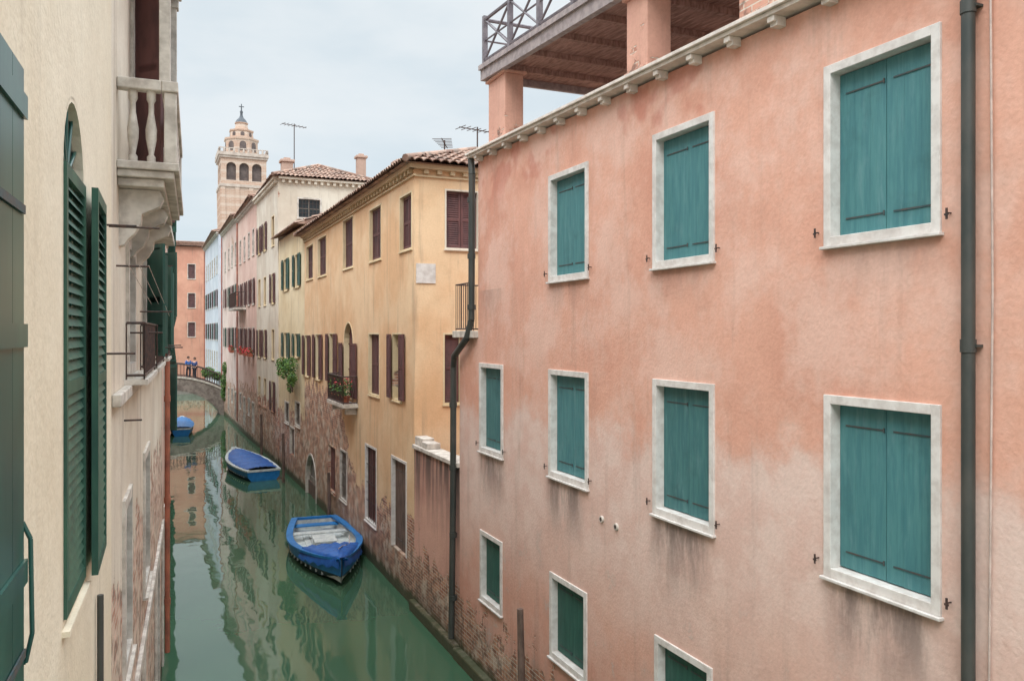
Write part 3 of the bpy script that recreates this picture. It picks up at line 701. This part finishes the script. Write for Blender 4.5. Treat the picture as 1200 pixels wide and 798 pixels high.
railing(L2,'iron_railing',[P3(t0+.03,.02,8.18),P3(t0+.03,.26,8.18),P3(t1-.03,.26,8.18),P3(t1-.03,.02,8.18)],.85,'iron',step=.1,r=.008)
for y,z,l in ((8.9,6.7,.3),(10.5,6.95,.35),(12,6.5,.45),(14,6.5,.4),(7.4,7.25,.25),(13.2,7.7,.3),(8.2,5.9,.15)):
    mb=MB(); s_=y2(y); mb.tube((s_,0,z),(s_,l,z),.009,n=6,xf=F.xf); part(L2,'clothesline_bracket',mb,['iron'])
for o in (.1,.18,.25):
    mb=MB(); mb.tube((y2(7.3),o,7.25),(y2(13.2),o,6.95),.003,n=4,xf=F.xf); part(L2,'clothesline',mb,['cable'])
mb=MB(); mb.path([(.1,.1,.4),(.1,.1,7.6)],.05,10,xf=F.xf)
for z in (1.4,3.4,5.4): mb.tube((.1,.1,z-.06),(.1,.1,z+.06),.062,n=10,xf=F.xf)
part(L2,'downpipe',mb,['rustpipe'])
L3=thing('long_shaded_house','long row house with green shutters above the narrow canal','house',(.3,38,0))
F=Facade((1.0,60),(.153,17.503))
s_=1.2
while s_<F.L-1.5:
    for z in (9.6,7.0,4.3):
        w=window(L3,F,s_,s_+1.0,z,z+1.7,kind='louver',paint='dgreen',fw=.08,proud=.02,state='glass',frame='stone2')
        leaf(w,'louver',.36,1.5,'dgreen',(-.45,.03,.1),2.3); leaf(w,'louver',.36,1.5,'dgreen',(.45,.03,.1),.7)
    window(L3,F,s_,s_+1.1,.5,2.6,name='door',kind='plank',paint='oldwood',fw=.1,frame='stone2')
    s_+=4.1
mb=MB(); F.wall(mb,-.5,12.2); plain(mb,[F.p1,(-8,17.503),(-8,60),F.p0],-.5,12.2); part(L3,'wall',mb,['rose'])
mb=MB(); mb.box(0,F.L,.001,.2,12.05,12.22,0,F.xf); part(L3,'cornice',mb,['stone2'])
mb=MB(); roofplane(mb,(1.2,60,12.24),(.35,17.5,12.24),(-1,0,.4),4); part(L3,'roof',mb,['tiles'])

# ================================================================ bell tower
tw=thing('bell_tower','leaning brick bell tower with arcaded belfry and octagonal lantern','tower',(18.3,189,0))
tx,ty=18.3,189.; K=180/950.
zt=lambda v:H+(HOR-v)*K
w=4.8
mb=MB()
def ring(z0,z1,hw,m=0,hw1=None):
    hw1=hw if hw1 is None else hw1
    vs=[]
    for z,r in((z0,hw),(z1,hw1)):
        lx_=-(z-20)*.018
        for a,b in((-1,-1),(1,-1),(1,1),(-1,1)): vs.append((tx+lx_+a*r,ty+b*r,z))
    mb.add(vs,[(0,1,5,4),(1,2,6,5),(2,3,7,6),(3,0,4,7),(4,5,6,7),(3,2,1,0)],m)
ring(0,zt(222),w)
for sgn in (-1,-.33,.33,1):
    for face in (0,1):
        x=sgn*(w-.45); z0,z1=0,zt(224)
        l0=-(z0-20)*.018; l1=-(z1-20)*.018
        if face==0: b=[(x-.45,-w-.18),(x+.45,-w-.18),(x+.45,-w+.1),(x-.45,-w+.1)]
        else: b=[(-w-.18,x-.45),(-w+.1,x-.45),(-w+.1,x+.45),(-w-.18,x+.45)]
        mb.add([(tx+l0+p[0],ty+p[1],z0) for p in b]+[(tx+l1+p[0],ty+p[1],z1) for p in b],[(0,1,5,4),(1,2,6,5),(2,3,7,6),(3,0,4,7)])
part(tw,'shaft',mb,['tower'])
lean=-(zt(185)-20)*.018
mb=MB(); ring(zt(224),zt(221),w+.3); part(tw,'cornice',mb,['towerstone'])
mb=MB(); ring(zt(191),zt(188.5),w+.2); ring(zt(188.4),zt(185.5),w+.42); part(tw,'cornice',mb,['towerstone'])
mb=MB()
ring(zt(185.4),zt(184.6),w+.3)
for i in range(11):
    for a in (-1,1):
        t=(i/10*2-1)*(w+.15)
        mb.lathe([(.2,0),(.24,.4),(.16,.75)],(tx+lean+t,ty+a*(w+.15),zt(184.6)),6); mb.lathe([(.2,0),(.24,.4),(.16,.75)],(tx+lean+a*(w+.15),ty+t,zt(184.6)),6)
for a in(-1,1):
    mb.box(tx+lean-w-.3,tx+lean+w+.3,ty+a*(w+.15)-.15,ty+a*(w+.15)+.15,zt(184.6)+.75,zt(184.6)+.92)
    mb.box(tx+lean+a*(w+.15)-.15,tx+lean+a*(w+.15)+.15,ty-w-.1,ty+w+.1,zt(184.6)+.752,zt(184.6)+.918)
part(tw,'balustrade',mb,['towerstone'])
mb=MB(); l_=-(zt(206)-20)*.018; cx=tx+l_
z0,z1=zt(221),zt(191)
for Fb in (Facade((cx-w+.1,ty-w+.1),(cx-w+.1,ty+w-.1)),Facade((cx+w-.1,ty-w+.1),(cx-w+.1,ty-w+.1))):
    for q in (1.0,3.65,6.3): Fb.holes.append((q,q+2.0,z0+.9,z1-.9,True))
    Fb.wall(mb,z0,z1,rev=.7)
mb.add([(cx+w-.1,ty-w+.1,z0),(cx+w-.1,ty+w-.1,z0),(cx+w-.1,ty+w-.1,z1),(cx+w-.1,ty-w+.1,z1)],[(0,1,2,3)])
part(tw,'belfry',mb,['tower'])
mb=MB(); mb.box(cx-w+.85,cx+w-.85,ty-w+.85,ty+w-.85,z0,z1); part(tw,'bell_chamber',mb,['bayshade'])
cx=tx+lean; zq=zt(185); dz=lambda v: zt(v)-zq
mb=MB(); mb.lathe([(3.6,0),(3.6,dz(167)),(3.85,dz(166.5)),(3.85,dz(164.5)),(2.7,dz(164.4)),(2.5,dz(156)),(2.7,dz(155.5)),(2.7,dz(154)),(1.6,dz(153.9)),(1.3,dz(146)),(1.5,dz(145.6)),(1.5,dz(144.8))],(cx,ty,zq),8,sm=False,ph=math.pi/8)
part(tw,'lantern',mb,['tower'])
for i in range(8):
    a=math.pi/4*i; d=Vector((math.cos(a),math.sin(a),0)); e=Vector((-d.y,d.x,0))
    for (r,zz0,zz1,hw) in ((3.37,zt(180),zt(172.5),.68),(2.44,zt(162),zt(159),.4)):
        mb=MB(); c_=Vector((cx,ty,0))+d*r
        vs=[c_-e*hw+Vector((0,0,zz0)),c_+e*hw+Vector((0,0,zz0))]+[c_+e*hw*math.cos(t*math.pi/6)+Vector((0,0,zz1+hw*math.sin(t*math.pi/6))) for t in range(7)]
        mb.add(vs,[tuple(range(len(vs)))]); part(tw,'lantern_opening_shade',mb,['bayshade'])  # flat dark panel on the drum, painted shade of an opening
mb=MB(); mb.lathe([(1.4,0),(1.0,.7),(.5,1.2),(.3,1.7),(.25,2.2),(.36,2.5),(.14,2.9),(.09,4.3)],(cx,ty,zt(144.8)),12)
mb.tube((cx-.55,ty,zt(144.8)+3.7),(cx+.55,ty,zt(144.8)+3.7),.1,n=6); part(tw,'dome',mb,['lead'])

# ================================================================ bridge
br=thing('stone_bridge','small arched stone footbridge with iron railing over the canal','bridge',(1.3,72,0))
X0,X1=-3.4,5.45; xc=1.3; N=26; ya,yb=70.2,72.8
top=lambda x: 3.1-1.25*((x-xc)/4.2)**2
und=lambda x: 2.15*max(0,1-((x-xc)/3.7)**2)**.7-.05 if abs(x-xc)<3.7 else -.3
mb=MB()
for i in range(N):
    a=X0+(X1-X0)*i/N; b=X0+(X1-X0)*(i+1)/N
    p=[(a,ya,und(a)),(b,ya,und(b)),(b,ya,top(b)),(a,ya,top(a)),(a,yb,und(a)),(b,yb,und(b)),(b,yb,top(b)),(a,yb,top(a))]
    mb.add(p,[(0,1,2,3),(5,4,7,6),(3,2,6,7)],0); mb.add(p,[(1,0,4,5)],0)
part(br,'arch',mb,['bridge'])
def edging(f,t0,t1,nm,mat):
    mb=MB()
    for i in range(N):
        a=X0+(X1-X0)*i/N; b=X0+(X1-X0)*(i+1)/N
        if f is und and (abs(a-xc)>3.65 or abs(b-xc)>3.65): continue
        y=ya-.06
        mb.add([(a,y,f(a)+t0),(b,y,f(b)+t0),(b,y,f(b)+t1),(a,y,f(a)+t1),(a,y+.25,f(a)+t0),(b,y+.25,f(b)+t0),(b,y+.25,f(b)+t1),(a,y+.25,f(a)+t1)],[(0,1,2,3),(3,2,6,7),(1,0,4,5)])
    part(br,nm,mb,[mat])
edging(top,-.02,.13,'parapet_edge','stone2'); edging(und,-.02,.22,'arch_ring','bridge')
pts=[(X0+(X1-X0)*i/12,ya+.08,top(X0+(X1-X0)*i/12)+.12) for i in range(13)]
railing(br,'railing',pts,1.0,'iron',step=.2,r=.024,n=4)
railing(br,'railing',[(p[0],yb-.08,p[2]) for p in pts],1.0,'iron',step=.2,r=.024,n=4)

# ================================================================ boats
def boat(name,label,loc,rz,L,W,hull,inner,rimc,cover=None,full=.45,tr=.72,benches=True,draft=.12,fb=.45,rw=.07,seat='boatwhite',pw_=2.3,low='boatdark'):
    o=thing(name,label,'boat',loc,rz=rz)
    n_=20
    def hw(t):
        if t<full: return W/2*(tr+(1-tr)*math.sin(t/full*math.pi/2))
        q=(t-full)/(1-full); return W/2*max(.02,(1-q**pw_))
    g=lambda t: fb+.34*t**3+.04*(1-t)**2
    kz=lambda t: -draft+(.45*((t-.72)/.28)**2 if t>.72 else 0)
    mb=MB(); vs=[];fs=[]
    for i in range(n_+1):
        t=i/n_; x=-L/2+L*t; h=hw(t); G=g(t); ext=.12*(t**6)*L/6
        sec=[(h,G),(h*.95,G*.4),(h*.75,kz(t)+.12),(h*.3,kz(t)),(-h*.3,kz(t)),(-h*.75,kz(t)+.12),(-h*.95,G*.4),(-h,G)]
        vs+=[(x+ext*(z/ G if z>0 else 0),y,z) for y,z in sec]
    for j in range(7):
        mb.add(vs,[(i*8+j,i*8+j+1,(i+1)*8+j+1,(i+1)*8+j) for i in range(n_)],0 if j in(0,6) else 1,None,True)
    mb.add(vs[:8],[tuple(range(8))],0)
    part(o,'hull',mb,[hull,low],True)
    mb=MB(); vs=[];fs=[]
    for i in range(n_+1):
        t=i/n_; x=-L/2+.04+(L-.12)*t; h=max(.01,hw(t)-.05); G=g(t)-.01
        sec=[(h,G),(h*.9,.12),(0,.10),(-h*.9,.12),(-h,G)]
        vs+=[(x,y,z) for y,z in sec]
    for i in range(n_):
        for j in range(4): fs.append((i*5+j,(i+1)*5+j,(i+1)*5+j+1,i*5+j+1))
    mb.add(vs,fs,0); mb.add(vs[:5],[(0,1,2,3,4)],0)
    for i in range(2,n_-2):
        t=i/n_; x=-L/2+L*t; h=hw(t)-.05
        for sg in(-1,1): mb.box(x-.02,x+.02,min(sg*h,sg*(h-.04)),max(sg*h,sg*(h-.04)),.12,g(t)-.05,1)
    part(o,'lining',mb,[inner,'boatwhite'],True)
    mb=MB()
    for i in range(n_):
        for sg in(-1,1):
            t,t2=i/n_,(i+1)/n_
            p=(-L/2+L*t+.12*(t**6)*L/6,sg*(hw(t)),g(t)+.01); q=(-L/2+L*t2+.12*(t2**6)*L/6,sg*(hw(t2)),g(t2)+.01)
            mb.add([(p[0],p[1]+sg*.03,p[2]),(q[0],q[1]+sg*.03,q[2]),(q[0],q[1]-sg*rw,q[2]),(p[0],p[1]-sg*rw,p[2]),
                    (p[0],p[1]+sg*.03,p[2]-.07),(q[0],q[1]+sg*.03,q[2]-.07),(q[0],q[1]-sg*rw,q[2]-.07),(p[0],p[1]-sg*rw,p[2]-.07)],[(0,1,2,3),(0,4,5,1),(3,2,6,7)])
    h=hw(0); mb.box(-L/2-.03,-L/2+.05,-h,h,g(0)-.07,g(0)+.012)
    part(o,'gunwale',mb,[rimc],True)
    def deckpart(nm,t0,t1,mat,bulge,skirt=None,wide=True,out=.055):
        mb=MB(); k=16; vs=[];fs=[]
        for i in range(k+1):
            t=t0+(t1-t0)*i/k; x=-L/2+L*t+.12*(t**6)*L/6; h=max(.02,hw(max(0,t))+out)
            for j in range(15):
                y=-1+2*j/14; cre=.03*math.sin(j*2.6+i*2.3)+.03*math.cos(i*2.1)
                z=g(t)+.03+bulge*(1-abs(y)**2.2)*min(1,3*min(i,k-i)/k+.35)+cre*(1-y*y)
                if j in(0,14): z=g(t)-skirt+.04*math.sin(i*1.9)
                vs.append((x,y*h,z))
        for i in range(k):
            for j in range(14): fs.append((i*15+j,(i+1)*15+j,(i+1)*15+j+1,i*15+j+1))
        mb.add(vs,fs,0,None,True)
        part(o,nm,mb,[mat],True)
    if cover: deckpart('tarpaulin',.05,.90,cover,.15,-.02,out=-.1 if rw>.1 else .04)
    else:
        deckpart('bow_cover',.66,.995,'tarp',.09,.24)
        if benches:
            for t in (.07,.24):
                mb=MB(); x=-L/2+L*t; h=hw(t)-.06; mb.box(x-.16,x+.16,-h,h,.3,.345); part(o,'bench',mb,[seat if t>.2 else 'bluep'],True,.005)
            mb=MB(); x=-L/2+L*.44; mb.box(x-.42,x+.42,-.3,.3,.12,.42); mb.box(x-.46,x+.46,-.34,.34,.421,.46); part(o,'engine_box',mb,[seat],True,.01)
            mb=MB(); x=-L/2+L*.6; h=hw(.6)-.1; mb.box(x-.2,x+.2,-h,h,.32,.365); part(o,'bench',mb,[seat],True,.005)
            mb=MB()
            for y in (-.4,-.2,0,.2,.4): mb.box(-L*.42,L*.14,y-.09,y+.09,.13,.15)
            part(o,'floorboards',mb,['boatwhite'],True)
            mb=MB(); mb.path([(L*.42,0,.9),(L*.30,.2,.76),(L*.2,.5,.64),(L*.0,.7,.55)],.014,5); part(o,'mooring_rope',mb,['cable'],True)
    return o
boat('motor_boat','open blue wooden boat with white interior moored on green water',(4.74,24.55,0),math.radians(-94),6.5,2.15,'bluep','boatwhite','bluep',full=.45,tr=.66,rw=.17,pw_=1.7)
boat('covered_boat','moored blue boat with pale rim covered by a creased blue tarpaulin',(4.2,41.2,0),math.radians(97),6.1,1.9,'bluep','boatwhite','boatwhite',cover='tarp',full=.45,tr=.78,rw=.16,low='blued')
boat('small_blue_boat','small bright blue covered boat moored by a wall before the bridge',(1.75,59.5,0),math.radians(88),5.6,1.5,'bluep','bluep','boatwhite',cover='bluep')
def pole(x,y,z,r,lab):
    o=thing('mooring_pole',lab,'mooring pole',(x,y,0),group='wooden mooring poles in the canal')
    mb=MB(); mb.tube((0,0,-1),(.02,.02,z*.5),r*1.1,r,n=10); mb.tube((.02,.02,z*.5),(.0,.03,z),r,r*.85,n=10); part(o,'post',mb,['oldwood'],True)
pole(5.35,11.75,2.3,.06,'weathered wooden mooring pole beside the pink house')
pole(5.5,28.0,1.9,.06,'dark wooden mooring pole beside the yellow house'); pole(5.3,37.3,2.2,.07,'dark wooden mooring pole beside the cream house'); pole(5.2,44.5,2.4,.07,'dark wooden mooring pole beside the white house')
def plant(name,lab,loc,clumps,n=260,size=.07):
    o=thing(name,lab,'plant',loc); mb=MB()
    for c,r in clumps:
        for m in (0,1): leaves(mb,c,r,int(n*r[0]*r[2]*2+40),size,m)
    part(o,'foliage',mb,['leaf','leafd'],True)
    mb=MB()
    for c,r in clumps: mb.tube((.1,0,clumps[-1][0][2]-.3),c,.025,.01,n=5)
    part(o,'stem',mb,['oldwood'],True)
plant('climbing_plant','leafy green plant spilling over a ledge on the cream house',(5.5,36.6,5.0),[((0,.0,.3),(.35,.7,.35)),((-.1,1.2,.0),(.3,.7,.4)),((0,2.4,.25),(.3,.6,.3)),((0,-.6,-.3),(.2,.4,.35)),((.1,.6,-.6),(.15,.35,.4))],600,.06)
plant('ivy','green ivy hanging down the wall beside the bridge',(5.2,69.0,1.5),[((0,0,1.3),(.3,.7,.7)),((0,.3,.3),(.25,.6,.6)),((0,-.6,2.4),(.2,.5,.5))],600,.08)
plant('shrub','green shrub overhanging the canal wall behind the bridge',(4.4,76,2.8),[((0,0,.4),(.6,.5,.5)),((.7,0,.1),(.5,.5,.4))],500,.09)

# ================================================================ people on the bridge
def person(loc,rz,label,shirt,trouser,hair):
    o=thing('person',label,'person',loc,rz=rz)
    def skin(name,vs,es,rs,mat,lv=1):
        me=bpy.data.meshes.new(name); me.from_pydata(vs,es,[]); me.update(); me.materials.append(mat)
        ob=link(bpy.data.objects.new(name,me)); ob.parent=o
        md=ob.modifiers.new('skin','SKIN'); md.use_smooth_shade=True
        for i,r in enumerate(rs): me.skin_vertices[0].data[i].radius=(r,r) if not isinstance(r,tuple) else r; me.skin_vertices[0].data[i].use_root=(i==0)
        sd=ob.modifiers.new('sub','SUBSURF'); sd.levels=lv; sd.render_levels=lv; return ob
    V=[(0,0,.95),(0,0,1.15),(0,.01,1.38),(0,.01,1.48),(0,.0,1.56),(0,-.02,1.64),(0,0,1.72),
       (.18,0,1.4),(.22,-.03,1.12),(.2,-.2,.98),(.19,-.27,.96),(-.18,0,1.4),(-.23,.03,1.12),(-.22,-.1,.9),(-.22,-.14,.83),
       (.09,0,.9),(.1,-.06,.5),(.1,.02,.09),(.1,-.13,.04),(-.09,0,.9),(-.1,.06,.5),(-.1,.14,.09),(-.1,.0,.04)]
    E=[(0,1),(1,2),(2,3),(3,4),(4,5),(5,6),(2,7),(7,8),(8,9),(9,10),(2,11),(11,12),(12,13),(13,14),(0,15),(15,16),(16,17),(17,18),(0,19),(19,20),(20,21),(21,22)]
    R=[(.14,.1),(.12,.09),(.15,.1),.055,.06,.085,.08,.055,.042,.034,.035,.055,.042,.034,.035,.085,.055,.04,.035,.085,.055,.04,.035]
    skin('body',V,E,R,M['skinm'])
    skin('shirt',[V[0],V[1],V[2],(0,.01,1.44),V[7],V[8],V[11],V[12]],[(0,1),(1,2),(2,3),(2,4),(4,5),(2,6),(6,7)],[(.16,.12),(.15,.12),(.17,.125),.08,.075,.06,.075,.06],shirt)
    skin('trousers',[V[0],V[15],V[16],V[17],V[19],V[20],V[21]],[(0,1),(1,2),(2,3),(0,4),(4,5),(5,6)],[(.16,.12),.1,.075,.06,.1,.075,.06],trouser)
    mb=MB(); mb.lathe([(.10,-.06),(.108,0),(.095,.06),(.06,.1),(.01,.115)],(0,.02,1.7),12); part(o,'hair',mb,[hair],True)
    mb=MB()
    mb.tube((0,-.105,1.645),(0,-.125,1.625),.012,.016,n=6)
    for sx in (-1,1): mb.tube((sx*.032,-.095,1.665),(sx*.032,-.105,1.665),.01,.008,n=6,m=1)
    part(o,'face',mb,[M['skinm'],'iron'],True)
sb=simple('blue_shirt',srgb(62,112,188)); sw=simple('navy_jacket',srgb(60,80,130)); tr_=simple('dark_trousers',srgb(52,54,66)); hr=simple('brown_hair',srgb(70,52,42))
person((2.6,71.4,top(2.6)),.4,'person in a bright blue shirt crossing the stone bridge',sb,tr_,hr)
person((3.1,72.0,top(3.1)),-.5,'person in a navy jacket walking over the stone bridge',sw,tr_,hr)

# ================================================================ setting
mb=MB(); mb.add([(-400,-60,0),(400,-60,0),(400,600,0),(-400,600,0)],[(0,1,2,3)]); structure('water',mb,['water'])
mb=MB()
for x0,x1,y0,y1 in ((6.0,400,-60,76),(6.0,400,76,600),(-400,-1.0,-60,17.5),(-400,-.6,17.5,62),(-400,6.0,95.5,600)):
    mb.add([(x0,y0,.75),(x1,y0,.75),(x1,y1,.75),(x0,y1,.75)],[(0,1,2,3)]); plain(mb,[(x0,y0),(x1,y0),(x1,y1),(x0,y1),(x0,y0)],-.5,.75)
structure('ground',mb,['ground'])

# ================================================================ camera, sky, sun
cd=bpy.data.cameras.new('camera'); cam=link(bpy.data.objects.new('camera',cd)); cam.location=(0,0,H)
cam.rotation_euler=(math.pi/2,0,-TH); cd.sensor_width=36; cd.lens=FPX/1200*36; cd.shift_y=-(399-HOR)/1200; cd.clip_start=.05; cd.clip_end=2000
S.camera=cam
sd=Vector((-.6,-.75,1.0)).normalized()
el=math.asin(sd.z); az=math.atan2(sd.x,sd.y)
W=bpy.data.worlds.new('World'); S.world=W; W.use_nodes=True; nt=W.node_tree; bg=nt.nodes['Background']
sky=nt.nodes.new('ShaderNodeTexSky'); sky.sky_type='NISHITA'; sky.sun_disc=False; sky.sun_elevation=el; sky.sun_rotation=az
class WN(NT):
    def __init__(s): s.t=nt
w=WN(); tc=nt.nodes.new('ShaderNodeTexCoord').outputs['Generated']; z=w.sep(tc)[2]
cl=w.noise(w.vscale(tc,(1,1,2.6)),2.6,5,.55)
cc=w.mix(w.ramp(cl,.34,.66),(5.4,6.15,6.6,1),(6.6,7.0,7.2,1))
gain=w.math('ADD',1.0,w.ramp(z,.36,.8,0,3.2))  # extra overhead sky brightness, added beyond the view to light the canal walls
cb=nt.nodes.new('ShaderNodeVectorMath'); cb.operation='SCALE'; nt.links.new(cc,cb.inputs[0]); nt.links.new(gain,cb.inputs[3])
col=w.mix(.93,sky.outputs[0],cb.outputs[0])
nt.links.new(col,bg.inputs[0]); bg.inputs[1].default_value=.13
sl=bpy.data.lights.new('sun','SUN'); sl.energy=1.5; sl.angle=math.radians(30); sl.color=(1,.96,.9)
so=link(bpy.data.objects.new('sun',sl)); so.rotation_euler=sd.to_track_quat('Z','Y').to_euler()
S.view_settings.view_transform='Standard'; S.view_settings.look='None'; S.view_settings.exposure=0
